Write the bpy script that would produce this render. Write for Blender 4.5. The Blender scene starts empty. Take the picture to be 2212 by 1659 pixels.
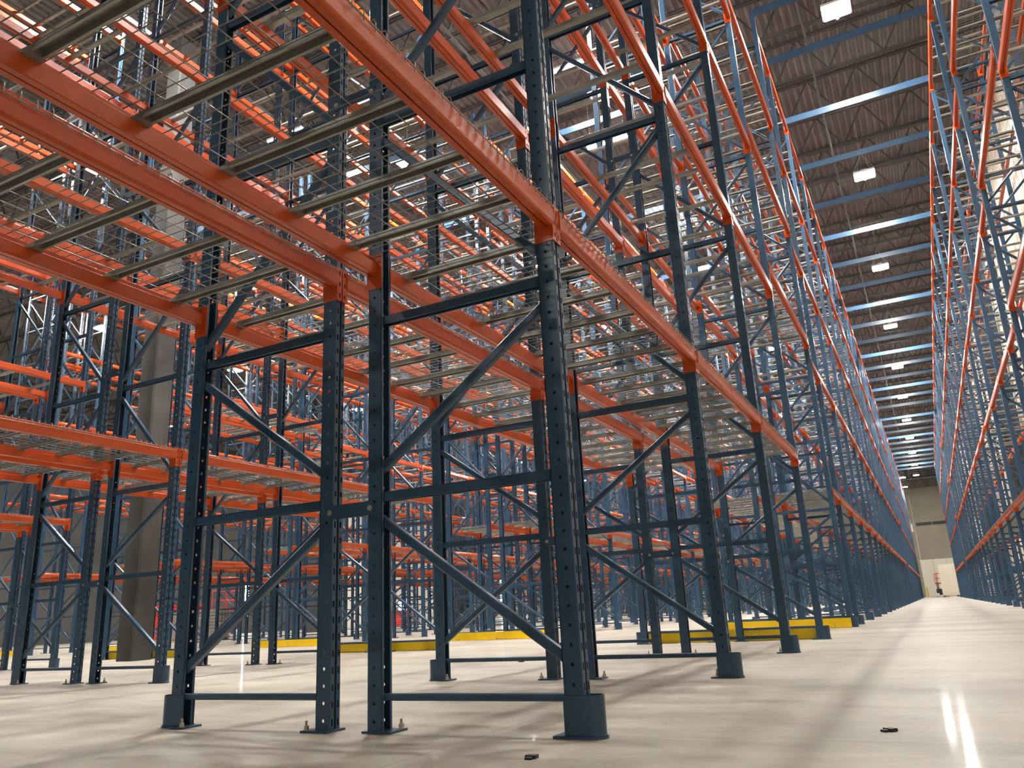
import bpy, math, random
import numpy as np
from mathutils import Matrix, Vector
random.seed(7)
scn = bpy.context.scene
COL = scn.collection
# ------------------------------------------------------------------ camera
F_PX = 1690.73
YAW, PITCH, ROLL = 0.46895, 0.28530, -0.05033
CAM = Vector((1.3922, -3.0726, 0.4846))
cy_, sy_, cp_, sp_ = math.cos(YAW), math.sin(YAW), math.cos(PITCH), math.sin(PITCH)
fwd = Vector((-sy_*cp_, cy_*cp_, sp_)); rgt = Vector((cy_, sy_, 0)); upv = rgt.cross(fwd)
r2 = math.cos(ROLL)*rgt + math.sin(ROLL)*upv
u2 = -math.sin(ROLL)*rgt + math.cos(ROLL)*upv
cam_d = bpy.data.cameras.new('camera'); cam = bpy.data.objects.new('camera', cam_d); COL.objects.link(cam)
cam_d.sensor_width = 36; cam_d.lens = 36*F_PX/2212; cam_d.clip_start = .02; cam_d.clip_end = 400
cam.matrix_world = Matrix(((r2.x, u2.x, -fwd.x, CAM.x), (r2.y, u2.y, -fwd.y, CAM.y), (r2.z, u2.z, -fwd.z, CAM.z), (0, 0, 0, 1)))
scn.camera = cam
def project(p):
    q = Vector(p) - CAM
    d = q.dot(fwd)
    if d < .05: return None
    return (1106 + F_PX*q.dot(r2)/d, 829.5 - F_PX*q.dot(u2)/d, d)
# ------------------------------------------------------------------ world and exposure
w = bpy.data.worlds.new('world'); scn.world = w; w.use_nodes = True
w.node_tree.nodes['Background'].inputs[0].default_value = (.6, .7, .8, 1)
w.node_tree.nodes['Background'].inputs[1].default_value = .3
vs = scn.view_settings
vs.view_transform = 'Standard'; vs.look = 'None'; vs.gamma = 1; vs.use_curve_mapping = False
vs.exposure = 1.35
LAMP_STRENGTH = 330.0
# ------------------------------------------------------------------ materials
def mat(name, col, rough=.5, metal=0, spec=.5, noise=None, coat=0, emit=None, bump=None):
    m = bpy.data.materials.new(name); m.use_nodes = True
    nt = m.node_tree; b = nt.nodes['Principled BSDF']
    b.inputs['Base Color'].default_value = (*col, 1); b.inputs['Roughness'].default_value = rough
    b.inputs['Metallic'].default_value = metal; b.inputs['Specular IOR Level'].default_value = spec
    b.inputs['Coat Weight'].default_value = coat; b.inputs['Coat Roughness'].default_value = .15
    if emit:
        b.inputs['Emission Color'].default_value = (*emit[0], 1); b.inputs['Emission Strength'].default_value = emit[1]
    if noise:
        sc, amt = noise
        g = nt.nodes.new('ShaderNodeNewGeometry'); n = nt.nodes.new('ShaderNodeTexNoise')
        n.inputs['Scale'].default_value = sc; n.inputs['Detail'].default_value = 4
        nt.links.new(g.outputs['Position'], n.inputs['Vector'])
        r = nt.nodes.new('ShaderNodeMapRange'); r.inputs[1].default_value = .3; r.inputs[2].default_value = .7
        r.inputs[3].default_value = 1-amt; r.inputs[4].default_value = 1+amt
        nt.links.new(n.outputs['Fac'], r.inputs[0])
        mx = nt.nodes.new('ShaderNodeMix'); mx.data_type = 'RGBA'; mx.blend_type = 'MULTIPLY'
        mx.inputs[0].default_value = 1; mx.inputs[6].default_value = (*col, 1)
        nt.links.new(r.outputs[0], mx.inputs[7]); nt.links.new(mx.outputs[2], b.inputs['Base Color'])
    return m
M_BLUE = mat('blue_paint', (.032, .074, .130), .29, 0, .5, (3, .10))
M_ORANGE = mat('orange_paint', (.50, .070, .009), .30, 0, .5, (2.2, .08))
M_GALV = mat('galvanised_steel', (.30, .295, .26), .38, .4, .5, (9, .15))
M_WIRE = mat('galvanised_wire', (.22, .215, .185), .45, .35, .5)
M_BOLT = mat('zinc_bolt', (.50, .47, .38), .35, .8)
M_YEL = mat('yellow_paint', (.82, .56, .005), .4, 0, .5, (4, .06))
M_CEIL = mat('roof_deck_paint', (.135, .13, .125), .7, 0, .3, (1.2, .2))
M_JOIST = mat('joist_paint', (.060, .058, .058), .6, 0, .3)
M_WHITE = mat('cream_panel', (.78, .72, .60), .6, 0, .3, (.4, .04))
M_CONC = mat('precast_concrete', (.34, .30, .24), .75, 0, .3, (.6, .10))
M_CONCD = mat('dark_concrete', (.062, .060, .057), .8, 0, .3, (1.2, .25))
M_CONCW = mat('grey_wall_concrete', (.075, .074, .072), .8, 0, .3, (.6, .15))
M_LED = mat('led_panel', (.9, .9, .9), .5, emit=((1.0, .97, .93), LAMP_STRENGTH))
M_LED2 = mat('led_panel_left', (.9, .9, .9), .5, emit=((1.0, .97, .93), LAMP_STRENGTH*1.7))
M_HOUS = mat('lamp_housing', (.75, .75, .74), .5)
M_DAY = mat('daylight_opening', (.9, .9, .9), .5, emit=((.86, .96, 1.0), 14))
M_RED = mat('red_paint', (.55, .025, .018), .4, 0, .5, (3, .1))
M_BLACK = mat('black_steel', (.02, .02, .022), .5)
M_WHT = mat('white_plastic', (.75, .74, .70), .5)
M_WOOD = mat('pallet_wood', (.42, .27, .14), .8, 0, .3, (5, .25))
def floor_material():
    m = bpy.data.materials.new('polished_concrete'); m.use_nodes = True
    nt = m.node_tree; b = nt.nodes['Principled BSDF']; N = nt.nodes.new; L = nt.links.new
    g = N('ShaderNodeNewGeometry')
    def noise(scale, detail, sx, sy, rot=0, dist=0):
        mp = N('ShaderNodeMapping'); mp.inputs['Scale'].default_value = (sx, sy, 1); mp.inputs['Rotation'].default_value = (0, 0, rot)
        n = N('ShaderNodeTexNoise'); n.inputs['Scale'].default_value = scale; n.inputs['Detail'].default_value = detail
        n.inputs['Roughness'].default_value = .62; n.inputs['Distortion'].default_value = dist
        L(g.outputs['Position'], mp.inputs['Vector']); L(mp.outputs[0], n.inputs['Vector']); return n
    a = noise(.8, 4, .35, 1.2, .5, .2); c = noise(2.4, 5, .6, 1.5, .35, .5); d = noise(22, 6, 1, 1)
    s1 = N('ShaderNodeMath'); s1.operation = 'ADD'; L(a.outputs['Fac'], s1.inputs[0]); L(c.outputs['Fac'], s1.inputs[1])
    s2 = N('ShaderNodeMath'); s2.operation = 'MULTIPLY_ADD'; L(d.outputs['Fac'], s2.inputs[0]); s2.inputs[1].default_value = .25; L(s1.outputs[0], s2.inputs[2])
    r = N('ShaderNodeValToRGB'); e = r.color_ramp.elements
    mr = N('ShaderNodeMapRange'); mr.inputs[1].default_value = .62; mr.inputs[2].default_value = 1.5; L(s2.outputs[0], mr.inputs[0])
    e[0].position = 0; e[0].color = (.15, .13, .105, 1); e[1].position = 1; e[1].color = (.50, .46, .375, 1)
    k = e.new(.5); k.color = (.345, .315, .255, 1)
    L(mr.outputs[0], r.inputs[0])
    # sawn control joints every 4.6 m
    sp = N('ShaderNodeSeparateXYZ'); L(g.outputs['Position'], sp.inputs[0])
    def joint(out, off, per):
        m1 = N('ShaderNodeMath'); m1.operation = 'ADD'; m1.inputs[1].default_value = off; L(out, m1.inputs[0])
        m2 = N('ShaderNodeMath'); m2.operation = 'PINGPONG'; m2.inputs[1].default_value = per/2; L(m1.outputs[0], m2.inputs[0])
        m3 = N('ShaderNodeMath'); m3.operation = 'LESS_THAN'; m3.inputs[1].default_value = .003; L(m2.outputs[0], m3.inputs[0]); return m3
    j1 = joint(sp.outputs['X'], 101.2, 5.6); j2 = joint(sp.outputs['Y'], 101.9, 5.1)
    jm = N('ShaderNodeMath'); jm.operation = 'MAXIMUM'; L(j1.outputs[0], jm.inputs[0]); L(j2.outputs[0], jm.inputs[1])
    jf = N('ShaderNodeMath'); jf.operation = 'MULTIPLY'; jf.inputs[1].default_value = .55; L(jm.outputs[0], jf.inputs[0])
    mx = N('ShaderNodeMix'); mx.data_type = 'RGBA'; L(jf.outputs[0], mx.inputs[0]); L(r.outputs[0], mx.inputs[6]); mx.inputs[7].default_value = (.10, .085, .07, 1)
    L(mx.outputs[2], b.inputs['Base Color'])
    rr = N('ShaderNodeMapRange'); rr.inputs[1].default_value = .3; rr.inputs[2].default_value = .7; rr.inputs[3].default_value = .50; rr.inputs[4].default_value = .66
    L(c.outputs['Fac'], rr.inputs[0]); L(rr.outputs[0], b.inputs['Roughness'])
    b.inputs['Specular IOR Level'].default_value = .28
    b.inputs['Coat Weight'].default_value = .10; b.inputs['Coat Roughness'].default_value = .10
    return m
M_FLOOR = floor_material()
# ------------------------------------------------------------------ mesh builder
class MB:
    def __init__(s): s.v = []; s.f = []
    def add(s, vs_, fs_):
        o = len(s.v); s.v += [tuple(p) for p in vs_]; s.f += [tuple(i+o for i in f) for f in fs_]; return s
    def box(s, x0, x1, y0, y1, z0, z1):
        return s.add([(x0,y0,z0),(x1,y0,z0),(x1,y1,z0),(x0,y1,z0),(x0,y0,z1),(x1,y0,z1),(x1,y1,z1),(x0,y1,z1)],
                     [(0,3,2,1),(4,5,6,7),(0,1,5,4),(1,2,6,5),(2,3,7,6),(3,0,4,7)])
    def prism(s, p, q, prof, up=(0, 0, 1), caps=True):
        p, q = Vector(p), Vector(q); t = (q-p).normalized(); u = Vector(up)
        if abs(t.dot(u)) > .98: u = Vector((1, 0, 0))
        a = t.cross(u).normalized(); b = a.cross(t)
        n = len(prof); V = [p+a*x+b*y for x, y in prof]+[q+a*x+b*y for x, y in prof]
        F = [(i, (i+1) % n, n+(i+1) % n, n+i) for i in range(n)]
        if caps: F += [tuple(range(n-1, -1, -1)), tuple(range(n, 2*n))]
        return s.add(V, F)
    def tube(s, p, q, r, n=8, caps=True):
        return s.prism(p, q, [(r*math.cos(2*math.pi*i/n), r*math.sin(2*math.pi*i/n)) for i in range(n)], caps=caps)
    def bar(s, p, q, w_, h_, c=.0, up=(0, 0, 1)):
        w_, h_ = w_/2, h_/2
        if c <= 0: pr = [(-w_, -h_), (w_, -h_), (w_, h_), (-w_, h_)]
        else: pr = [(-w_+c, -h_), (w_-c, -h_), (w_, -h_+c), (w_, h_-c), (w_-c, h_), (-w_+c, h_), (-w_, h_-c), (-w_, -h_+c)]
        return s.prism(p, q, pr, up)
    def path(s, pts, r, n=5):
        for a, b in zip(pts, pts[1:]): s.tube(a, b, r, n, caps=False)
        return s
    def plate_holes(s, o, u, v, nrm, th, ulen, z0, nz, pitch, holes):
        """Plate spanning u (width) and v (length nz*pitch); holes=list of (uc, vc, ru, rv, nseg) per pitch cell, cells split in u."""
        o, u, v, nrm = Vector(o), Vector(u), Vector(v), Vector(nrm)
        hs = sorted(holes); cuts = [0]+[(hs[i][0]+hs[i+1][0])/2 for i in range(len(hs)-1)]+[ulen]
        for h, (uc, vc, ru, rv, ns) in enumerate(hs):
            ua, ub = cuts[h], cuts[h+1]
            for k in range(nz):
                va = z0+k*pitch; vb = va+pitch; cv = va+vc
                ring, outer = [], []
                for i in range(ns):
                    an = 2*math.pi*(i+.5)/ns; cx, cz = math.cos(an), math.sin(an)
                    if ns == 4: cx, cz = math.copysign(1, cx), math.copysign(1, cz)
                    ring.append((uc+ru*cx, cv+rv*cz))
                    tx = ((ub-uc) if cx > 0 else (uc-ua))/max(abs(cx), 1e-9); tz = ((vb-cv) if cz > 0 else (cv-va))/max(abs(cz), 1e-9)
                    if ns == 4: outer.append((ub if cx > 0 else ua, vb if cz > 0 else va))
                    else:
                        # push to the nearest cell corner for octagons
                        outer.append((ub if cx > 0 else ua, min(vb, max(va, cv+abs(tx)*cz))) if tx < tz else (min(ub, max(ua, uc+tz*cx)), vb if cz > 0 else va))
                P = lambda a, b, d: o+u*a+v*b-nrm*d
                V = [P(a, b, 0) for a, b in ring]+[P(a, b, 0) for a, b in outer]+[P(a, b, th) for a, b in ring]+[P(a, b, th) for a, b in outer]
                Fc = []
                for i in range(ns):
                    j = (i+1) % ns
                    Fc += [(i, ns+i, ns+j, j), (2*ns+j, 3*ns+j, 3*ns+i, 2*ns+i), (i, j, 2*ns+j, 2*ns+i)]
                if ns != 4:  # corner fillers
                    for i in range(ns):
                        j = (i+1) % ns; (a, b), (c, d) = outer[i], outer[j]
                        if abs(a-c) > 1e-6 and abs(b-d) > 1e-6:
                            ca = a if (abs(a-ua) < 1e-6 or abs(a-ub) < 1e-6) else c
                            cb = b if (abs(b-va) < 1e-6 or abs(b-vb) < 1e-6) else d
                            n0 = len(V); V += [P(ca, cb, 0), P(ca, cb, th)]
                            Fc += [(ns+i, n0, ns+j), (3*ns+j, n0+1, 3*ns+i)]
                s.add(V, Fc)
        return s
    def mesh(s, name, m, smooth=False):
        me = bpy.data.meshes.new(name); me.from_pydata(s.v, [], s.f)
        for k in (m if isinstance(m, (list, tuple)) else [m]): me.materials.append(k)
        if smooth: me.polygons.foreach_set('use_smooth', [True]*len(me.polygons))
        me.update(); return me
    def mirrored_x(s):
        r = MB(); r.v = [(-x, y, z) for x, y, z in s.v]; r.f = [tuple(reversed(f)) for f in s.f]; return r
def link(name, data, parent=None, loc=None, rz=None):
    o = bpy.data.objects.new(name, data); COL.objects.link(o)
    if parent is not None: o.parent = parent
    if loc is not None: o.location = loc
    if rz: o.rotation_euler = (0, 0, rz)
    return o
def tag(o, label, cat, group=None, kind=None):
    o['label'] = label; o['category'] = cat
    if group: o['group'] = group
    o['kind'] = kind or 'thing'
    return o
def struct(name, mb, m, label=None):
    o = link(name, mb.mesh(name, m)); o['kind'] = 'structure'
    if label: o['label'] = label
    return o
class Bulk:
    """replicates a base mesh many times into one object (numpy)"""
    def __init__(s): s.V = []; s.L = []; s.N = []; s.MI = []; s.n = 0
    def add(s, base, mats4):
        bv, loops, counts, mi = base
        k = len(mats4)
        if not k: return
        A = np.array(mats4)                                   # k x (tx,ty,tz,c,s,sy)
        c, sn = A[:, 3][:, None], A[:, 4][:, None]
        x, y, z = bv[:, 0][None], bv[:, 1][None]*A[:, 5][:, None], bv[:, 2][None]
        X = c*x-sn*y+A[:, 0][:, None]; Y = sn*x+c*y+A[:, 1][:, None]; Z = z+A[:, 2][:, None]
        s.V.append(np.stack([X, Y, Z], -1).reshape(-1, 3))
        off = s.n+np.arange(k)[:, None]*len(bv)
        s.L.append((loops[None]+off).ravel()); s.N.append(np.tile(counts, k)); s.MI.append(np.tile(mi, k)); s.n += k*len(bv)
    def build(s, name, ms):
        V = np.concatenate(s.V); Lp = np.concatenate(s.L); N = np.concatenate(s.N); MI = np.concatenate(s.MI)
        me = bpy.data.meshes.new(name); me.vertices.add(len(V)); me.vertices.foreach_set('co', V.astype(np.float32).ravel())
        me.loops.add(len(Lp)); me.loops.foreach_set('vertex_index', Lp.astype(np.int32))
        me.polygons.add(len(N)); st = np.concatenate([[0], np.cumsum(N)[:-1]]).astype(np.int32)
        me.polygons.foreach_set('loop_start', st)
        for m in ms: me.materials.append(m)
        me.polygons.foreach_set('material_index', MI.astype(np.int32)); me.update(calc_edges=True); me.validate()
        return link(name, me)
def base_of(parts):
    """parts: list of (MB, material index) -> numpy base"""
    bv = []; lp = []; ct = []; mi = []; o = 0
    for mb, k in parts:
        bv += mb.v
        for f in mb.f: lp += [i+o for i in f]; ct.append(len(f)); mi.append(k)
        o = len(bv)
    return np.array(bv, float), np.array(lp), np.array(ct), np.array(mi)
# ------------------------------------------------------------------ rack layout
L1 = 2.5463; L2 = 2.5634
YS = [-L1, 0, L1, 2*L1, 3*L1, 3*L1+4.017, 3*L1+4.017+1.282]     # frame sets: index 0 stands just behind the camera's left shoulder
while len(YS) < 22: YS.append(YS[-1]+L2)
YS.append(YS[-1]+4.017)
while len(YS) < 40: YS.append(YS[-1]+L2)
TUNNELS = {4, 21}                       # bay index i spans YS[i]..YS[i+1]
LEV = [2.154, 4.52, 6.82, 9.15, 11.68]
TLEV = [4.90, 7.18, 9.54]
DEP = 1.07; HALF = .535; PW = .085; PD = .075
# rack lines: name, frames as (centre x, rotation) ; rotation 0 = guard and aisle at +x
PITCH_R = 5.57
RACKS = [('right', [(3.285+HALF, math.pi)], 33), ('central', [(.085-HALF, 0), (-2.27+HALF, math.pi)], 40)]
for nm, k, n in (('left', 1, 38), ('far left', 2, 36), ('fourth', 3, 34), ('fifth', 4, 34)):
    RACKS.append((nm, [(.085-HALF-k*PITCH_R, 0), (-2.27+HALF-k*PITCH_R, math.pi)], n))
ORD = ['zeroth', 'first', 'second', 'third', 'fourth', 'fifth', 'sixth', 'seventh', 'eighth', 'ninth', 'tenth', 'eleventh', 'twelfth', 'thirteenth',
       'fourteenth', 'fifteenth', 'sixteenth', 'seventeenth', 'eighteenth', 'nineteenth', 'twentieth']
ORD += ['twenty-'+o for o in ORD[1:10]]+['thirtieth']+['thirty-'+o for o in ORD[1:10]]+['fortieth']
# ------------------------------------------------------------------ upright frame parts
HTOP = 12.15
def post_mb(h, holes=True):
    """C-section post, web outward at +x, inner edge x=0, outer x=PW, y 0..PD"""
    m = MB(); t = .003; P = .0762
    z0 = .010; nz = int((h-z0)/P)
    if holes:
        rest = z0+nz*P
        m.plate_holes((0, 0, 0), (1, 0, 0), (0, 0, 1), (0, -1, 0), t, PW-.006, z0, nz, P, [(.045, .038, .0078, .0082, 8)])
        m.plate_holes((PW-.006, PD, 0), (-1, 0, 0), (0, 0, 1), (0, 1, 0), t, PW-.006, z0, nz, P, [(PW-.006-.045, .038, .0078, .0082, 8)])
        # web: two slotted outer strips and a recessed middle
        for (ya, yb) in ((.006, .027), (.048, .069)):
            m.plate_holes((PW, ya, 0), (0, 1, 0), (0, 0, 1), (1, 0, 0), t, yb-ya, z0, nz, P, [((yb-ya)/2, .030, .0055, .0150, 4)])
        m.box(PW-.015, PW-.012, .030, .045, z0, h)
        for a, b, c, d in ((PW-.001, .027, PW-.013, .031), (PW-.013, .044, PW-.001, .048)): m.prism((0, 0, z0), (0, 0, h), [(0, 0)]*0 or [(0, 0), (0, 0), (0, 0)], caps=False) if False else m.box(min(a, c), max(a, c), min(b, d), min(b, d)+.003, z0, h)
    else:
        m.box(0, PW-.006, 0, t, z0, h); m.box(0, PW-.006, PD-t, PD, z0, h)
        m.box(PW-t, PW, .006, PD-.006, z0, h)
    # rounded corners
    for (xa, ya), (xb, yb) in (((PW-.006, .0), (PW, .006)), ((PW, PD-.006), (PW-.006, PD))):
        nx, ny = (1, -1) if ya < .03 else (1, 1)
        cx, cyy = PW-.006, (.006 if ya < .03 else PD-.006)
        prev = None
        for i in range(4):
            an = math.radians(i*30); px, py = cx+.006*math.cos(an), cyy+ny*.006*math.sin(an)
            if prev: m.add([(prev[0], prev[1], z0), (px, py, z0), (px, py, h), (prev[0], prev[1], h)], [(0, 1, 2, 3)])
            prev = (px, py)
    # return lips at the open side
    m.box(0, t, 0, .014, z0, h); m.box(0, t, PD-.014, PD, z0, h)
    return m
HZ = [.15, 1.06, 1.975, 3.18, 4.39, 5.60, 6.81, 8.02, 9.23, 10.44, 11.65]
def xf(m, dx=0, dy=0, dz=0):
    r = MB(); r.v = [(x+dx, y+dy, z+dz) for x, y, z in m.v]; r.f = m.f; return r
XI = HALF-PW+.004                # brace ends
def hz_mb(i):
    m = MB(); hgt = .030 if i == 0 else .045
    if i == 0: return m.bar((-XI-.03, PD/2, 0), (XI+.03, PD/2, 0), .040, hgt, .005)
    # folded C channel: closed top, open underneath
    m.bar((-XI-.03, PD/2, .0195), (XI+.03, PD/2, .0195), .042, .006, .002)
    m.bar((-XI-.03, PD/2-.019, 0), (XI+.03, PD/2-.019, 0), .004, .045); m.bar((-XI-.03, PD/2+.019, 0), (XI+.03, PD/2+.019, 0), .004, .045)
    return m
def dg_ends(i):
    a, b = HZ[i], HZ[i+1]
    lo = a+.15 if i < 2 else a+.13; hi = b-.12
    return (XI, lo, -XI, hi) if i % 2 == 0 else (-XI, lo, XI, hi)
def dg_mb(i):
    x0, z0, x1, z1 = dg_ends(i); m = MB(); s_ = .03*(1 if x1 > x0 else -1)
    return m.bar((x0-s_, PD/2, z0-.02), (x1+s_, PD/2, z1+.02), .042, .042, .007)
def base_plate_mb(sgn, guard):
    m = MB(); a, b = (HALF-PW-.055, HALF+(.072 if guard else .02))
    y0, y1 = -.014, .118
    if guard:
        V = [(a, y0), (HALF+.02, y0)]+[(HALF+.022+.055*math.cos(t), .0375+.0515*math.sin(t)) for t in [math.radians(q) for q in range(-80, 81, 20)]]+[(HALF+.02, PD+.014), (HALF-.04, PD+.014), (HALF-.06, y1), (a, y1)]
    else: V = [(a, y0), (b, y0), (b, y1), (a, y1)]
    n = len(V); m.add([(x, y, .0) for x, y in V]+[(x, y, .010) for x, y in V], [tuple(range(n-1, -1, -1)), tuple(range(n, 2*n))]+[(i, (i+1) % n, n+(i+1) % n, n+i) for i in range(n)])
    return m if sgn > 0 else m.mirrored_x()
def bolt_mb():
    m = MB(); m.tube((0, 0, .010), (0, 0, .013), .017, 12); m.tube((0, 0, .013), (0, 0, .030), .0125, 6); m.tube((0, 0, .030), (0, 0, .052), .0065, 8); return m
def guard_mb():
    path = [(HALF-PW-.005, -.006), (HALF-.01, -.007)]+[(HALF+.020+.050*math.cos(t), .0375+.0465*math.sin(t)) for t in [math.radians(q) for q in range(-90, 91, 15)]]+[(HALF-.01, PD+.007), (HALF-PW-.005, PD+.006)]
    inn = []
    for i, (x, y) in enumerate(path):
        p = path[max(i-1, 0)]; q = path[min(i+1, len(path)-1)]; dx, dy = q[0]-p[0], q[1]-p[1]; l_ = math.hypot(dx, dy)
        inn.append((x-dy/l_*.005, y+dx/l_*.005))
    n = len(path); m = MB(); z0, z1 = .009, .160
    m.add([(x, y, z0) for x, y in path]+[(x, y, z1) for x, y in path]+[(x, y, z0) for x, y in inn]+[(x, y, z1) for x, y in inn],
          [(i, i+1, n+i+1, n+i) for i in range(n-1)]+[(2*n+i+1, 2*n+i, 3*n+i, 3*n+i+1) for i in range(n-1)]+[(n+i, n+i+1, 3*n+i+1, 3*n+i) for i in range(n-1)]+[(0, n, 3*n, 2*n), (n-1, 3*n-1, 4*n-1, 2*n-1)])
    # weld bead along the foot
    for i in range(n-1): m.tube((*path[i], .012), (*path[i+1], .012), .004, 5)
    return m
_pc = {}
def frame_data(tall, holes=True):
    key = (tall, holes)
    if key in _pc: return _pc[key]
    h = HTOP+(.40 if tall else 0)
    p = xf(post_mb(h, holes), HALF-PW, 0, 0); q = p.mirrored_x()
    bolts = [(s*(HALF-PW-.035), y) for s in (1, -1) for y in (.097,)]
    _pc[key] = dict(post_out=p, post_in=q, hz=[xf(hz_mb(i), 0, 0, z) for i, z in enumerate(HZ)], dg=[dg_mb(i) for i in range(len(HZ)-1)],
                    plates=[base_plate_mb(1, True), base_plate_mb(-1, False)], bolts=[xf(bolt_mb(), x, y, 0) for x, y in bolts], guard=guard_mb())
    return _pc[key]
_md = {}
def md(key, fn):
    if key not in _md: _md[key] = fn()
    return _md[key]
def frame_with_parts(loc, rz, tall, label):
    d = frame_data(tall)
    e = link('upright_frame', None, loc=loc, rz=rz); e.empty_display_size = .1
    tag(e, label, 'rack frame', 'upright frames of the pallet racks')
    link('post', md(('po', tall), lambda: d['post_out'].mesh('post', M_BLUE)), e); link('post', md(('pi', tall), lambda: d['post_in'].mesh('post', M_BLUE)), e)
    for i, m in enumerate(d['hz']): link('horizontal_brace', md(('hz', i), lambda: m.mesh('horizontal_brace', M_BLUE)), e)
    for i, m in enumerate(d['dg']): link('diagonal_brace', md(('dg', i), lambda: m.mesh('diagonal_brace', M_BLUE)), e)
    for i, m in enumerate(d['plates']):
        b = link('base_plate', md(('bp', i), lambda: m.mesh('base_plate', M_BLUE)), e)
        ab = link('anchor_bolt', md(('ab', i), lambda: d['bolts'][i].mesh('anchor_bolt', M_BOLT)), b); ab['label'] = 'zinc anchor bolt and nut'
    link('post_guard', md('gd', lambda: d['guard'].mesh('post_guard', M_BLUE, False)), e)
    return e
def frame_join(tall, holes, lowpoly=False):
    d = frame_data(tall, holes); m = MB(); bt = MB()
    for k in [d['post_out'], d['post_in'], d['guard']]+d['hz']+d['dg']+d['plates']: m.add(k.v, k.f)
    for k in d['bolts']: bt.add(k.v, k.f)
    return m, bt
def two_mat_mesh(name, parts, mats_):
    m = MB(); idx = []
    for k, mi in parts: m.add(k.v, k.f); idx += [mi]*len(k.f)
    me = m.mesh(name, mats_); me.polygons.foreach_set('material_index', idx); me.update(); return me
# ------------------------------------------------------------------ beams
def beam_body_mb(Lb):
    """outer face at +x; x 0..-.07; z .075...185 above the connector foot"""
    zt, zb = .185, .076; c = .006
    prof = [(-.004, zb+.006), (0, zb+.014), (0, zt-c), (-c, zt), (-.042, zt), (-.044, zt-.002), (-.044, zt-.038), (-.070, zt-.038), (-.072, zt-.040), (-.072, zb+.004), (-.068, zb), (-.043, zb), (-.042, zb+.014), (-.037, zb+.014), (-.036, zb), (-.014, zb), (-.008, zb+.002)]
    n = len(prof); a, b = -Lb/2, Lb/2
    m = MB(); m.add([(x, a, z) for x, z in prof]+[(x, b, z) for x, z in prof], [(i, n+i, n+(i+1) % n, (i+1) % n) for i in range(n)]+[tuple(range(n)), tuple(range(2*n-1, n-1, -1))]); return m
BX = .014       # body face stands this far outside the post web
def connector_mb(Lb, end):
    """end=+1: at the +y end of the beam (touching the near face of the next post). Post web outer face is x=-BX"""
    y = end*Lb/2; m = MB(); t = .004
    wx = -BX
    # plate on the post flange (in the x-z plane)
    pl = MB(); ya, yb = (y-t, y) if end > 0 else (y, y+t)
    m.box(wx-PW-.004, wx+.008, ya, yb, 0, .194)
    # flange wrapping onto the post web
    yc, yd = (y, y+.034) if end > 0 else (y-.034, y)
    cells = .194/3
    m.plate_holes((wx+.008, yc, 0), (0, 1, 0), (0, 0, 1), (1, 0, 0), t, .034, 0, 3, cells, [(.017, cells/2, .005, .013, 4)])
    # small rivet heads and locking pin hole
    s_ = -1 if end > 0 else 1; yf = y-t if end > 0 else y+t
    for (dx, dz, r) in ((-.070, .058, .003), (-.050, .062, .003), (-.072, .038, .003), (-.048, .040, .003), (-.047, .022, .003)):
        m.tube((wx+dx, yf, dz), (wx+dx, yf-end*.0012, dz), r, 6)
    m.prism((wx-.040, yf, .050), (wx-.040, yf-end*.0015, .053), [(-.008, -.004), (.008, -.004), (.008, .004), (-.008, .004)])
    return m
def beam_with_parts(loc, rz, Lb, label):
    kb = round(Lb, 3)
    e = link('pallet_beam', None, loc=loc, rz=rz); e.empty_display_size = .1
    tag(e, label, 'beam', 'orange load beams of the pallet racks')
    link('beam_body', md(('bb', kb), lambda: beam_body_mb(Lb).mesh('beam_body', M_ORANGE)), e)
    link('beam_connector', md(('bc', kb, 1), lambda: connector_mb(Lb, 1).mesh('beam_connector', M_ORANGE)), e)
    link('beam_connector', md(('bc', kb, -1), lambda: connector_mb(Lb, -1).mesh('beam_connector', M_ORANGE)), e)
    return e
def beam_join(Lb, simple=False):
    m = MB()
    if simple:
        m.box(-.072, 0, -Lb/2, Lb/2, .076, .185)
        for s_ in (1, -1):
            y = s_*Lb/2; m.box(-BX-PW-.004, -BX+.008, min(y, y-s_*.004), max(y, y-s_*.004), 0, .194); m.box(-BX+.004, -BX+.008, min(y, y+s_*.034), max(y, y+s_*.034), 0, .194)
        return m
    for k in (beam_body_mb(Lb), connector_mb(Lb, 1), connector_mb(Lb, -1)): m.add(k.v, k.f)
    return m
# ------------------------------------------------------------------ wire decks (origin: centre of the deck, z = beam top)
DH = 1.19
def deck_wires_mb(n=5, r=.0024, hump=True):
    m = MB(); xo = HALF+BX-.004
    ny = 21
    for i in range(ny):
        y = -DH/2+.012+i*(DH-.024)/(ny-1); z = r+.001
        if hump:
            for s_ in (1, -1):
                m.path([(s_*.42, y, z), (s_*(xo-.03), y, z), (s_*(xo-.012), y, z+.012), (s_*(xo+.004), y, z+.012), (s_*(xo+.010), y, z-.004), (s_*(xo+.010), y, -.036)], r, n)
            m.tube((-.42, y, z), (.42, y, z), r, n, caps=False)
        else: m.tube((-xo, y, z), (xo, y, z), r, n, caps=False)
    for i in range(9):
        x = -.44+i*.11; m.tube((x, -DH/2, -r), (x, DH/2, -r), r, n, caps=False)
    if hump:
        for s_ in (1, -1):
            m.tube((s_*(xo+.015), -DH/2, -.030), (s_*(xo+.015), DH/2, -.030), r, n, caps=False); m.tube((s_*(xo-.022), -DH/2, -.0), (s_*(xo-.022), DH/2, -.0), r, n, caps=False)
    return m
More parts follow.
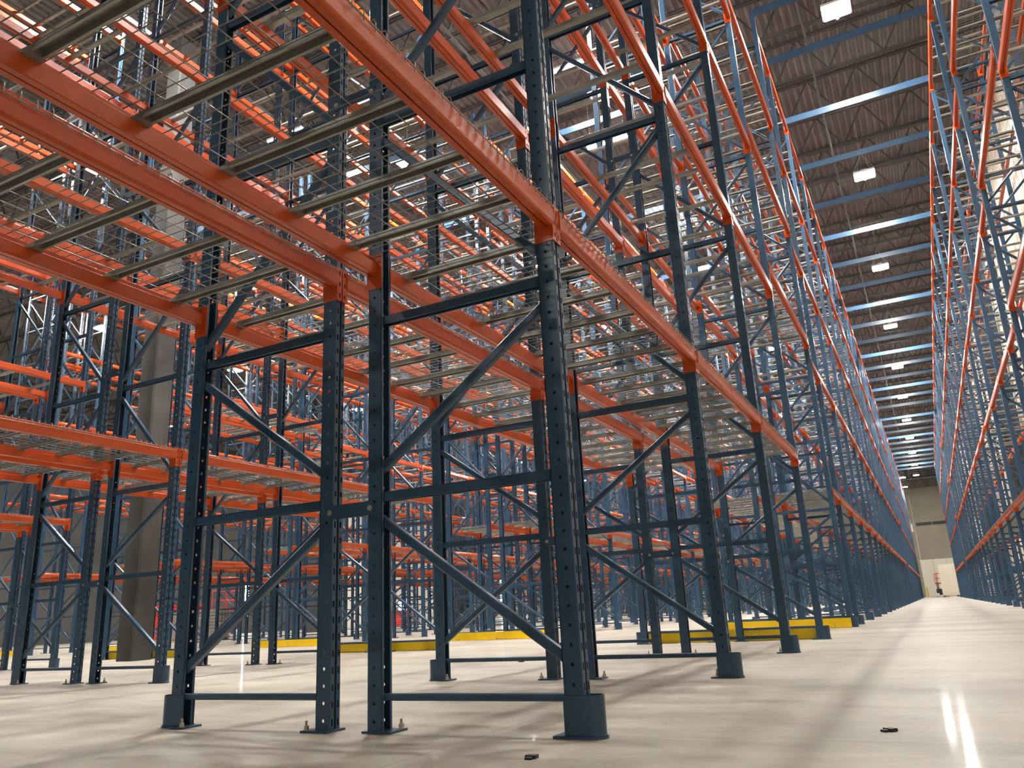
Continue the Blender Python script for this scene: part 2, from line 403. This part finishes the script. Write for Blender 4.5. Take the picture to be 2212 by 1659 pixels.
def deck_channel_mb(y):
    m = MB(); xi = HALF+BX-.046; zt = -.005; t = .0025
    a, b = -xi+.03, xi-.03
    m.box(a, b, y-.019, y+.019, zt-t, zt)
    for s_ in (1, -1):
        yy = y+s_*.019; m.box(a, b, min(yy, yy-s_*t), max(yy, yy-s_*t), zt-.032, zt)
        m.box(a, b, min(yy, yy+s_*.008), max(yy, yy+s_*.008), zt-.032, zt-.032+t)
    for s_ in (1, -1):   # flattened flared ends sitting on the beam step
        x0, x1 = s_*(xi-.060), s_*(xi+.022)
        V = [(x0, y-.019, zt), (x0, y+.019, zt), (x1, y+.042, zt-.029), (x1, y-.042, zt-.029), (x0, y-.027, zt-.034), (x0, y+.027, zt-.034), (x1, y+.042, zt-.033), (x1, y-.042, zt-.033)]
        m.add(V, [(0, 1, 2, 3), (7, 6, 5, 4), (0, 3, 7, 4), (1, 5, 6, 2), (2, 6, 7, 3), (0, 4, 5, 1)])
    return m
CHY = (-.405, 0, .405)
def deck_with_parts(loc, sy, label):
    e = link('wire_deck', None, loc=loc); e.empty_display_size = .1; e.scale = (1, sy, 1)
    tag(e, label, 'wire deck', 'galvanised wire decks on the pallet beams')
    link('wire_mesh', md('dw', lambda: deck_wires_mb().mesh('wire_mesh', M_WIRE)), e)
    for y in CHY: link('support_channel', md(('dc', y), lambda: deck_channel_mb(y).mesh('support_channel', M_GALV)), e)
    return e
# ------------------------------------------------------------------ place the racks
def psize(p, ext):
    """projected size; 0 when the thing (span ext along y or z) is out of frame"""
    best = 0
    for dx, dy, dz in ext:
        q = project((p[0]+dx, p[1]+dy, p[2]+dz))
        if q and -30 < q[0] < 2242 and -30 < q[1] < 1690: best = max(best, F_PX/q[2])
    return best
frames, beams, decks, bars = [], [], [], []
for rk, (nm, cols, nset) in enumerate(RACKS):
    skip0 = nm != 'central'
    for fi, (cx, rz) in enumerate(cols):
        for i in range(nset):
            if skip0 and i == 0: continue
            if nm in ('right',) and i < 3 or nm in ('fourth', 'fifth') and i < 5: continue
            y = YS[i]; tall = i in (5,)
            s = psize((cx, y, 0), [(dx, 0, z) for z in np.arange(0, 12.2, .6) for dx in (-.5, .5)])
            frames.append((s, nm, fi, i, (cx, y if rz == 0 else y+PD, 0), rz, tall))
        for i in range(nset-1):
            if skip0 and i == 0: continue
            if nm == 'right' and i < 3 or nm in ('fourth', 'fifth') and i < 5: continue
            if nm == 'far left' and i == 3: continue          # the bay left free around the concrete column
            ya, yb = YS[i]+PD, YS[i+1]; Lb = yb-ya; ym = (ya+yb)/2
            for li, z in enumerate(TLEV if i in TUNNELS else LEV):
                lv = li+1+(1 if i in TUNNELS else 0)
                for sd in (1, -1):
                    outward = (1 if rz == 0 else -1)*sd
                    x = cx+sd*(HALF+BX) ; r = 0 if sd > 0 else math.pi
                    s = psize((x, ym, z), [(0, d*Lb/2, 0) for d in (-1, -.5, 0, .5, 1)])
                    beams.append((s*(1 if outward > 0 else .97), nm, fi, i, lv, outward, (x, ym, z), r, Lb))
                if not (lv == 1 or i in TUNNELS):
                    fr = ((.35, .77) if Lb < 1.6 else (.132, .425, .582, .875))
                    for k, q in enumerate(fr):
                        yy = ya+Lb*q; s = psize((cx, yy, z+.15), [(dx, 0, 0) for dx in (-.5, 0, .5)])
                        bars.append((s, nm, fi, i, lv, k, len(fr), (cx, yy, z+.147)))
                    continue
                nd = max(1, round(Lb/1.24))
                for k in range(nd):
                    sp_y = Lb/nd; yy = ya+sp_y*(k+.5); sy = (sp_y-.02)/DH
                    s = psize((cx, yy, z+.185), [(dx, dy, 0) for dx in (-.5, .5) for dy in (-.5, .5)])
                    decks.append((s, nm, fi, i, lv, k, nd, (cx, yy, z+.185), sy))
def rackname(nm): return {'right': 'right-hand rack', 'central': 'central rack', 'left': 'second rack', 'far left': 'third rack', 'fourth': 'fourth rack', 'fifth': 'fifth rack'}[nm]
def sidename(nm, fi): return 'aisle-side' if nm == 'right' else ('right half' if fi == 0 else 'left half')
# frames
frames.sort(key=lambda t: -t[0])
vis = [f for f in frames if f[0] > 0 or f[3] == 0]; rest = []
NPART = 34; NIND = 300
bulk = Bulk(); lowbase = base_of([(frame_join(False, False)[0], 0)])
for k, (s, nm, fi, i, loc, rz, tall) in enumerate(vis):
    side = '' if nm == 'right' else (' in right half' if fi == 0 else ' in left half')
    lab = 'blue bolted upright frame%s of %s, %s set from camera' % (side, rackname(nm), ORD[i] if i else 'nearest')
    if k < NPART: frame_with_parts(loc, rz, tall, lab)
    elif k < NIND:
        key = ('fj', tall, k < 110)
        me = md(key, lambda: two_mat_mesh('upright_frame', [(frame_join(tall, k < 110)[0], 0), (frame_join(tall, k < 110)[1], 1)], [M_BLUE, M_BOLT]))
        tag(link('upright_frame', me, loc=loc, rz=rz), lab, 'rack frame', 'upright frames of the pallet racks')
    else: rest.append((*loc, math.cos(rz), math.sin(rz), 1))
if rest:
    bulk.add(lowbase, rest)
    tag(bulk.build('upright_frame', [M_BLUE]), 'remaining blue upright frames far down the rack rows', 'rack frames', kind='stuff')
# beams
beams.sort(key=lambda t: -t[0]); NB = 300; NBP = 150
groups = {}
for k, (s, nm, fi, i, lv, outw, loc, r, Lb) in enumerate(beams):
    line = ('front' if outw > 0 else 'back') if nm == 'right' else ({(0, 1): 'right outer', (0, -1): 'right inner', (1, -1): 'left inner', (1, 1): 'left outer'}[(fi, outw)])
    lab = 'orange pallet beam, %s level, %s line of %s, %s bay from camera' % (ORD[lv], line, rackname(nm), ORD[i+1])
    if k < NBP: beam_with_parts(loc, r, Lb, lab)
    elif k < NB:
        me = md(('bj', round(Lb, 3)), lambda: beam_join(Lb).mesh('pallet_beam', M_ORANGE))
        tag(link('pallet_beam', me, loc=loc, rz=r), lab, 'beam', 'orange load beams of the pallet racks')
    else: groups.setdefault((round(Lb, 3), k < 1100), []).append((*loc, math.cos(r), math.sin(r), 1))
bulk = Bulk()
for (Lb, det), lst in groups.items():
    bulk.add(base_of([(beam_join(Lb) if det and False else beam_join(Lb, True), 0)]), lst)
tag(bulk.build('pallet_beam', [M_ORANGE]), 'remaining orange pallet beams deeper in the rack rows', 'beams', kind='stuff')
# decks
decks.sort(key=lambda t: -t[0]); ND = 300; NDP = 90
restd = []
for k, (s, nm, fi, i, lv, kk, nd, loc, sy) in enumerate(decks):
    half = '' if nm == 'right' else (' right half' if fi == 0 else ' left half')
    pos = 'whole' if nd == 1 else ('near part', 'far part')[kk] if nd == 2 else ('near part', 'middle part', 'far part')[kk]
    lab = 'wire deck, %s level,%s of %s, %s of %s bay from camera' % (ORD[lv], half, rackname(nm), pos, ORD[i+1])
    if k < NDP: deck_with_parts(loc, sy, lab)
    elif k < ND:
        def mk():
            ch = MB()
            for y in CHY: c = deck_channel_mb(y); ch.add(c.v, c.f)
            return two_mat_mesh('wire_deck', [(deck_wires_mb(4), 0), (ch, 1)], [M_WIRE, M_GALV])
        o = link('wire_deck', md('dj', mk), loc=loc); o.scale = (1, sy, 1)
        tag(o, lab, 'wire deck', 'galvanised wire decks on the pallet beams')
    else: restd.append((*loc, 1, 0, sy))
ch = MB()
for y in CHY: c = deck_channel_mb(y); ch.add(c.v, c.f)
bulk = Bulk(); bulk.add(base_of([(deck_wires_mb(3, .0028, False), 0), (ch, 1)]), restd)
tag(bulk.build('wire_deck', [M_WIRE, M_GALV]), 'remaining galvanised wire decks deeper in the rack rows', 'wire decks', kind='stuff')
# pallet support bars on the upper levels
def bar_mb():
    m = MB(); xi = HALF+BX-.048; m.bar((-xi, 0, .018), (xi, 0, .018), .050, .036, .004)
    for s_ in (1, -1): m.box(min(s_*xi, s_*(xi+.024)), max(s_*xi, s_*(xi+.024)), -.034, .034, .0015, .0045)
    return m
bars.sort(key=lambda t: -t[0]); bar_me = bar_mb().mesh('pallet_support_bar', M_GALV)
for s, nm, fi, i, lv, k, nk, loc in bars[:300]:
    half = '' if nm == 'right' else (' right half' if fi == 0 else ' left half')
    tag(link('pallet_support_bar', bar_me, loc=loc), 'pallet support bar, %s level,%s of %s, %s bar of %s bay' % (ORD[lv], half, rackname(nm), ORD[k+1], ORD[i+1]), 'support bar', 'galvanised pallet support bars')
bulk = Bulk(); bulk.add(base_of([(bar_mb(), 0)]), [(*b[7], 1, 0, 1) for b in bars[300:]])
tag(bulk.build('pallet_support_bar', [M_GALV]), 'remaining galvanised support bars deeper in the rack rows', 'support bars', kind='stuff')
# row spacers between the two frames of a double rack
def spacer_parts():
    pl = MB(); pl.box(-.145, .145, -.005, 0, -.035, .035); b = MB()
    for s_ in (1, -1): b.tube((s_*.125, -.005, 0), (s_*.125, -.009, 0), .014, 10); b.tube((s_*.125, -.009, 0), (s_*.125, -.014, 0), .010, 6)
    return pl, b
spl, spb = spacer_parts(); sp_me = spl.mesh('spacer_plate', M_BLUE); sb_me = spb.mesh('spacer_bolts', M_BOLT)
sps = []
for nm, cols, nset in RACKS[1:]:
    xc = (cols[0][0]+cols[1][0])/2
    for i in range(5 if nm in ('fourth', 'fifth') else 1, min(nset, 16)):
        for li, z in enumerate((1.01, 3.38, 5.745, 8.06, 10.4)):
            s = psize((xc, YS[i], z), [(0, 0, 0)])
            if s > 0: sps.append((s, nm, i, li, (xc, YS[i], z)))
sps.sort(key=lambda t: -t[0])
for s, nm, i, li, loc in sps[:150]:
    o = link('row_spacer', sp_me, loc=loc); link('bolt', sb_me, o)['label'] = 'pair of zinc bolt heads'
    tag(o, 'blue row spacer, %s from floor, in gap of %s, %s set from camera' % (ORD[li+1], rackname(nm), ORD[i]), 'spacer', 'spacers joining back-to-back frames')
# aisle ties across the top
def tie_me(Lx):
    m = MB(); h = .17; m.box(-Lx/2, Lx/2, 0, .005, -h/2, h/2); m.box(-Lx/2, Lx/2, 0, .05, h/2-.005, h/2); m.box(-Lx/2, Lx/2, 0, .05, -h/2, -h/2+.005); return m
tm = tie_me(3.20).mesh('aisle_tie', M_BLUE)
for i in range(5, 33):
    z = 12.42 if i == 5 else 12.05
    tag(link('aisle_tie', tm, loc=(1.685, YS[i]+.01, z)), 'blue cross tie spanning high over open aisle, %s from camera' % ORD[i-4], 'tie beam', 'cross ties over the main aisle')
tm2 = tie_me(3.215).mesh('aisle_tie', M_BLUE)
for j in range(1, 4):
    for i in range(5, 20, 1):
        tag(link('aisle_tie', tm2, loc=(-2.27-1.607-(j-1)*PITCH_R, YS[i]+.01, 12.05)), 'blue cross tie over %s aisle on the left, %s from camera' % (ORD[j], ORD[i-4]), 'tie beam', 'cross ties over the left aisles')
# yellow end barriers at the tunnels
def barrier(xc, y, face, lab, Lx=2.30):
    m = MB(); m.box(-Lx/2, Lx/2, -.004, .004, .012, .152); m.box(-Lx/2, Lx/2, min(0, face*.085), max(0, face*.085), .004, .012)
    o = link('end_barrier', m.mesh('end_barrier', M_YEL), loc=(xc, y, 0)); tag(o, lab, 'barrier', 'yellow end-of-row barriers')
    b = MB()
    for k in range(3):
        q = bolt_mb(); b.add([(x+(k-1)*.9, yy+face*.05, z+.002) for x, yy, z in q.v], q.f)
    link('anchor_bolts', b.mesh('anchor_bolts', M_BOLT), o)
for nm, cols, nset in RACKS[1:]:
    xc = (cols[0][0]+cols[1][0])/2
    if nm not in ('fourth', 'fifth'): barrier(xc, YS[4]+PD+.055, 1, 'yellow floor barrier of %s on camera side of the first tunnel' % rackname(nm))
    barrier(xc, YS[5]-.05, -1, 'yellow floor barrier of %s on far side of the first tunnel' % rackname(nm))
    barrier(xc, YS[21]+PD+.055, 1, 'yellow floor barrier of %s at the distant second tunnel' % rackname(nm))
# ------------------------------------------------------------------ building shell
X0, X1, Y0, Y1, ZR = -52.0, 5.3, -34.0, 113.0, 15.0
struct('floor', MB().box(X0-.3, X1+.3, Y0-.3, Y1+.3, -.2, 0), M_FLOOR, 'polished beige concrete slab')
# corrugated roof deck, ribs along y
m = MB(); x = X0; pts = []
while x < X1: pts += [(x, 0), (x+.06, .0), (x+.085, .055), (x+.175, .055), (x+.20, .0)]; x += .20
V = [(a, Y0, ZR+b) for a, b in pts]+[(a, Y1, ZR+b) for a, b in pts]; n = len(pts)
m.add(V, [(i, i+1, n+i+1, n+i) for i in range(n-1)]); m.box(X0, X1, Y0, Y1, ZR+.08, ZR+.25)
struct('ceiling', m, M_CEIL, 'dark corrugated steel roof deck')
# far wall: precast concrete with joints, cream lower panel near the aisle
m = MB()
x = X0
while x < X1: m.box(x+.012, min(x+2.39, X1), Y1, Y1+.25, 0, 9.0); m.box(x+.012, min(x+2.39, X1), Y1, Y1+.25, 9.02, ZR); x += 2.4
m.box(X0, X1, Y1+.03, Y1+.3, 0, ZR)
struct('wall_back', m, M_CONC, 'tall precast concrete end wall')
m = MB(); x = .2
while x < X1-.1: m.box(x+.02, min(x+1.5, X1), Y1-.06, Y1-.002, 0, 4.6); x += 1.52
x = X0+.1
while x < -9: m.box(x+.02, min(x+1.5, X1), Y1-.06, Y1-.002, 0, 5.6); x += 1.52
struct('trim_1', m, M_WHITE, 'cream liner panels on the end wall')
m = MB(); y = Y0
while y < Y1: m.box(X1, X1+.2, y+.02, min(y+1.18, Y1), 0, ZR); y += 1.2
m.box(X1+.04, X1+.3, Y0, Y1, 0, ZR)
y = Y0
while y < Y1: m.box(X1-.012, X1, y+.25, y+.29, 0, ZR); y += .6
struct('wall_right', m, M_WHITE, 'cream ribbed wall panels')
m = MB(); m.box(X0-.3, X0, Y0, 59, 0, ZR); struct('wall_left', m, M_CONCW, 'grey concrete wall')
m = MB(); m.box(X0-.3, X0, 59, Y1, 5.8, ZR); y = 59
while y < Y1: m.box(X0-.3, X0, y+.02, min(y+1.5, Y1), 0, 5.8); y += 1.52
struct('wall_side', m, M_WHITE, 'cream wall panels of the staging side')
struct('wall_front', MB().box(X0, X1, Y0-.3, Y0, 0, ZR), M_CONCW, 'grey concrete wall')
# daylit dock openings on the far left wall
for k, (yy, w_, z0, z1) in enumerate(((49.0, .55, 1.4, 4.6), (96.5, 2.2, 1.0, 5.2), (72.0, 1.0, 1.2, 2.4))):
    m = MB(); m.box(X0, X0+.02, yy-w_/2, yy+w_/2, z0, z1); o = struct('window_%d' % (k+1), m, M_DAY, 'narrow daylit dock opening')
    f = MB(); f.box(X0, X0+.05, yy-w_/2-.06, yy-w_/2, z0-.06, z1+.06); f.box(X0, X0+.05, yy+w_/2, yy+w_/2+.06, z0-.06, z1+.06); f.box(X0, X0+.05, yy-w_/2-.06, yy+w_/2+.06, z1, z1+.06)
    link('window_frame', f.mesh('window_frame', M_JOIST), o)
# roof joists: bar joists along x, one object each, shared data
def joist_me(Lx):
    m = MB(); zt, zb = 1.25, 0
    for dy in (-.035, .035): m.box(-Lx/2, Lx/2, dy-.02, dy+.02, zb, zb+.05); m.box(-Lx/2, Lx/2, dy-.02, dy+.02, zt-.06, zt)
    n = int(Lx/1.3); st = Lx/n
    for i in range(n):
        x0 = -Lx/2+i*st; m.bar((x0, 0, zb+.03), (x0+st/2, 0, zt-.03), .04, .04); m.bar((x0+st/2, 0, zt-.03), (x0+st, 0, zb+.03), .04, .04)
    return m.mesh('roof_joist', M_JOIST)
LJ = X1-X0-.1; jm = joist_me(LJ); yj = -12.0; cnt = 0
while yj < Y1-.5:
    cnt += 1; tag(link('roof_joist', jm, loc=((X0+X1)/2, yj, ZR-1.27)), 'dark steel bar joist crossing under the roof deck, %s from camera end' % (ORD[cnt] if cnt <= 40 else 'near the far wall'), 'roof joist', 'roof joists')
    yj += 2.03
def girder_me():
    m = MB(); Ly = Y1-Y0-.2; zb, zt = 0, 1.5
    m.box(-.09, .09, -Ly/2, Ly/2, zb, zb+.09); m.box(-.09, .09, -Ly/2, Ly/2, zt-.09, zt); n = int(Ly/2.03)
    for i in range(n):
        y0 = -Ly/2+i*Ly/n; m.bar((0, y0, zb+.05), (0, y0+Ly/n/2, zt-.05), .06, .06, up=(1, 0, 0)); m.bar((0, y0+Ly/n/2, zt-.05), (0, y0+Ly/n, zb+.05), .06, .06, up=(1, 0, 0))
    return m.mesh('roof_girder', M_JOIST)
gm = girder_me()
for x, nm in ((-12.15, 'over the concrete column nearest the camera'), (-29.0, 'over the staging area'), (-44, 'beside the left wall')):
    tag(link('roof_girder', gm, loc=(x, (Y0+Y1)/2, ZR-1.56)), 'dark steel roof girder running along the racks '+nm, 'roof girder')
# sprinkler mains
for k, (x, z) in enumerate(((.9, 13.5), (-6.4, 13.5), (-14.2, 13.5))):
    m = MB(); m.tube((x, Y0+.5, z), (x, Y1-.5, z), .03, 8); o = link('sprinkler_pipe', m.mesh('sprinkler_pipe', M_JOIST))
    tag(o, 'dark sprinkler pipe under the joists %s' % ('over the open aisle', 'over the second rack', 'over the fourth rack')[k], 'pipe', 'sprinkler pipes')
# columns
def column(x, y, lab, s=.62, z1=ZR-.1):
    m = MB(); c = .03; h = s/2
    P = [(-h+c, -h), (h-c, -h), (h, -h+c), (h, h-c), (h-c, h), (-h+c, h), (-h, h-c), (-h, -h+c)]
    n = 8; m.add([(x+a, y+b, 0) for a, b in P]+[(x+a, y+b, z1) for a, b in P], [(i, (i+1) % n, n+(i+1) % n, n+i) for i in range(n)]+[tuple(range(n, 2*n))])
    tag(link('concrete_column', m.mesh('concrete_column', M_CONCD)), lab, 'column', 'concrete columns')
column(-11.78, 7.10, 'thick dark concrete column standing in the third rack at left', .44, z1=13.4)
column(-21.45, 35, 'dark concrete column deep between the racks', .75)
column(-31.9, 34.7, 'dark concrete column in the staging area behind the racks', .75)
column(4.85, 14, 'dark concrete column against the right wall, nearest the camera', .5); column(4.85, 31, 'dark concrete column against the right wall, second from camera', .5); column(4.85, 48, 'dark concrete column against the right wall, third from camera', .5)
# ------------------------------------------------------------------ lamps
def lamp_parts(led=None):
    h = MB(); h.box(-.30, .30, -.26, .26, .03, .09); h.box(-.08, .08, -.08, .08, .09, .20)
    for x, y in ((-.28, -.24), (.28, -.24), (-.28, .24), (.28, .24)): h.tube((x, y, .08), (x*.1, y*.1, .75), .003, 4)
    h.tube((0, 0, .75), (0, 0, 1.995), .004, 5)
    l = MB()
    for ix in (-1, 1):
        for iy in (-1, 0, 1): l.box(ix*.145-.125, ix*.145+.125, iy*.165-.07, iy*.165+.07, .0, .031)
    s = MB(); s.tube((0, .30, .0), (0, .30, .08), .03, 10); s.tube((0, .26, .05), (0, .31, .05), .012, 6)
    return h.mesh('lamp_housing', M_HOUS), l.mesh('led_modules', led or M_LED), s.mesh('motion_sensor', M_HOUS)
lh, ll, ls = lamp_parts(); ll2 = lamp_parts(M_LED2)[1]
def lamp(x, y, z, lab):
    e = link('high_bay_lamp', None, loc=(x, y, z)); e.empty_display_size = .1; tag(e, lab, 'ceiling lamp', 'high-bay ceiling lamps')
    link('lamp_housing', lh, e); link('led_modules', ll if x > 0 else ll2, e); link('motion_sensor', ls, e)
n = 0
for k in range(-1, 11):
    y = 13.3+8.07*k
    lamp(1.65, y, 13.0, 'lit white high-bay lamp over the open aisle, %s' % ('behind the frame top' if k < 0 else ORD[k+1]+' from camera'))
for j, x in enumerate((-3.95, -9.9)):
    for k in range(-1, 9):
        lamp(x, 13.3+8.07*k, 13.0, 'lit white high-bay lamp over the %s aisle left of the central rack, row %s' % (ORD[j+1], ORD[k+2]))
for x, ys_, nm in ((-17.4, (1, 9, 17.2, 24.4, 33, 42, 52, 62, 74), 'fourth rack'), (-28.2, (9, 16.9, 24.3, 34.2, 45, 57, 70), 'staging area'), (-40, (10, 17, 30, 45, 60, 80), 'left wall side')):
    for k, y in enumerate(ys_): lamp(x, y, 13.0, 'lit white high-bay lamp above the %s, %s from camera' % (nm, ORD[k+1]))
for j, x in enumerate((1.65, -9.9)):  # unseen lamps added behind the camera as fill on the near post faces
    for k, y in enumerate((-20, )): lamp(x, y, 13.0, 'added high-bay fill lamp unseen behind the camera, %s across, row %s' % (ORD[j+1], ORD[k+1]))
def strip(x, y, lab):
    e = link('strip_lamp', None, loc=(x, y, 13.0)); tag(e, lab, 'strip lamp', 'linear strip lamps')
    a = MB(); a.box(-.6, .6, -.06, .06, .03, .09); a.tube((-.5, 0, .09), (-.5, 0, 1.995), .004, 4); a.tube((.5, 0, .09), (.5, 0, 1.995), .004, 4); link('strip_housing', a.mesh('strip_housing', M_HOUS), e)
    b = MB(); b.box(-.58, .58, -.045, .045, .0, .031); link('strip_tube', b.mesh('strip_tube', M_LED), e)
strip(-4.3, 11.9, 'linear strip lamp left of the nearest tall post, nearer one'); strip(-4.6, 15.4, 'linear strip lamp left of the nearest tall post, second one'); strip(-11.9, 10.5, 'linear strip lamp seen through the upper decks at left')
for (x, y) in ((.28, 95), (.22, 104)): lamp(x, y, 13.0, 'lit white lamp near the end wall, %s' % ('nearer one' if y < 100 else 'last one'))
# ------------------------------------------------------------------ equipment in the background
def scissor_lift(x, y, rz, lab):
    e = link('scissor_lift', None, loc=(x, y, 0), rz=rz); tag(e, lab, 'scissor lift')
    m = MB(); m.box(-.38, .38, -.9, .9, .22, .85); m.box(-.36, .36, -.95, -.9, .25, .8); link('chassis', m.mesh('chassis', M_BLACK), e)
    for sx in (-1, 1):
        for sy in (-.62, .62):
            t = MB(); t.tube((sx*.40, sy, .2), (sx*.50, sy, .2), .2, 20); t.tube((sx*.501, sy, .2), (sx*.505, sy, .2), .08, 12); link('wheel', t.mesh('wheel', M_WHT), e)['label'] = 'white wheel'
    s = MB()
    for k in range(3):
        z = .88+k*.16
        for sx in (-.3, .3): s.bar((sx, -.8, z), (sx, .8, z+.14), .03, .05); s.bar((sx, .8, z), (sx, -.8, z+.14), .03, .05)
    link('scissor_arms', s.mesh('scissor_arms', M_BLACK), e)
    p = MB(); p.box(-.38, .38, -.95, .95, 1.36, 1.50); link('platform', p.mesh('platform', M_RED), e)['label'] = 'red platform deck'
    r = MB()
    for z in (1.95, 2.45):
        for a, b in (((-.37, -.93), (.37, -.93)), ((.37, -.93), (.37, .93)), ((.37, .93), (-.37, .93)), ((-.37, .93), (-.37, -.93))): r.tube((*a, z), (*b, z), .022, 8)
    for a in ((-.37, -.93), (.37, -.93), (.37, .93), (-.37, .93), (.37, 0), (-.37, 0)): r.tube((*a, 1.48), (*a, 2.45), .022, 8)
    link('guard_rail', r.mesh('guard_rail', M_RED), e)['label'] = 'red tubular guard rail'
    c = MB(); c.box(.25, .42, -.75, -.5, 2.3, 2.6); link('control_box', c.mesh('control_box', M_BLACK), e)
scissor_lift(1.95, 96, math.radians(8), 'red and black scissor lift parked at the far end of the aisle')
scissor_lift(-33, 29, .4, 'red scissor lift behind the racks at the left edge')
scissor_lift(-36, 72, .9, 'red scissor lift in the staging area behind the central rack')
scissor_lift(-29, 80, .2, 'red scissor lift far behind the racks near the cream wall')
m = MB(); m.box(-.74, .74, -.05, .05, .12, 3.25); pm = link('leaning_panel', m.mesh('leaning_panel', M_WHITE), loc=(2.72, 92, 0)); tag(pm, 'tall cream board standing beside the scissor lift at aisle end', 'panel')
m = MB(); m.box(-.74, -.5, -.25, .25, 0, .12); m.box(.5, .74, -.25, .25, 0, .12); link('dolly', m.mesh('dolly', M_BLACK), pm)['label'] = 'black dolly'
m = MB(); m.tube((0, 0, 0), (0, 0, 1.15), .09, 14); m.tube((0, 0, 1.15), (0, 0, 1.19), .07, 14)
tag(link('bollard', m.mesh('bollard', M_YEL), loc=(.45, 111, 0)), 'yellow bollard at the foot of the end wall', 'bollard')
# louvred heater and pipes on the end wall
m = MB(); m.box(.6, 2.35, Y1-.12, Y1-.002, 8.95, 9.3); m.box(2.5, 4.3, Y1-.12, Y1-.002, 8.95, 9.3)
for k in range(4): m.box(.62, 4.28, Y1-.15, Y1-.12, 8.98+k*.08, 9.01+k*.08)
tag(link('wall_louvre', m.mesh('wall_louvre', M_BLACK)), 'long dark louvre high on the concrete end wall', 'louvre')
m = MB(); m.box(0, .45, -.35, 0, 0, 1.0); m.tube((.2, -.2, 1), (.2, -.2, 1.5), .05, 8)
tag(link('unit_heater', m.mesh('unit_heater', M_HOUS), loc=(-.3, Y1-.01, 8.2)), 'small grey heater unit on the end wall beside the louvre', 'heater')
m = MB(); m.tube((0, 0, 0), (0, 0, 12.5), .03, 8); tag(link('wall_conduit', m.mesh('wall_conduit', M_HOUS), loc=(.35, Y1-.08, .4)), 'thin vertical conduit on the concrete end wall', 'pipe')
# bundles of parts stacked on the floor of the staging area
def bundle(x, y, rz, col, n, lab):
    e = link('material_stack', None, loc=(x, y, 0), rz=rz); tag(e, lab, 'stack')
    p = MB()
    for k in range(3): p.box(-1.2, 1.2, -.5+k*.45, -.4+k*.45, 0, .1)
    for k in range(8): p.box(-1.2+k*.33, -1.1+k*.33, -.5, .5, .1, .12)
    link('pallet', p.mesh('pallet', M_WOOD), e)
    b = MB()
    for k in range(n):
        for j in range(5): b.box(-1.25, 1.25, -.45+j*.19, -.30+j*.19, .13+k*.13, .24+k*.13)
    link('bundled_bars', b.mesh('bundled_bars', col), e)
bundle(-30, 40, .2, M_RED, 7, 'stack of red bars on a pallet behind the second rack')
bundle(-27.5, 44, 1.2, M_RED, 6, 'stack of red bars on a pallet, turned end-on behind the second rack')
bundle(-34, 47, .5, M_GALV, 8, 'stack of galvanised bars on a pallet in the staging area')
bundle(-27, 22, .1, M_GALV, 9, 'stack of galvanised bars at the left edge behind the racks')
bundle(-31, 24, .7, M_RED, 12, 'tall stack of red bars at the left edge behind the racks')
# floor scraps
for k, (x, y) in enumerate(((-2.55, 4.6), (1.15, .35), (.05, -.42))):
    m = MB(); m.box(-.03, .03, -.012, .012, 0, .008); m.box(-.01, .02, -.02, .02, .0, .012)
    tag(link('debris', m.mesh('debris', M_BLACK), loc=(x, y, 0), rz=k*.8), 'small dark scrap on the floor %s' % ('between the nearest rack bays', 'in the open aisle', 'in front of the nearest guard')[k], 'debris')
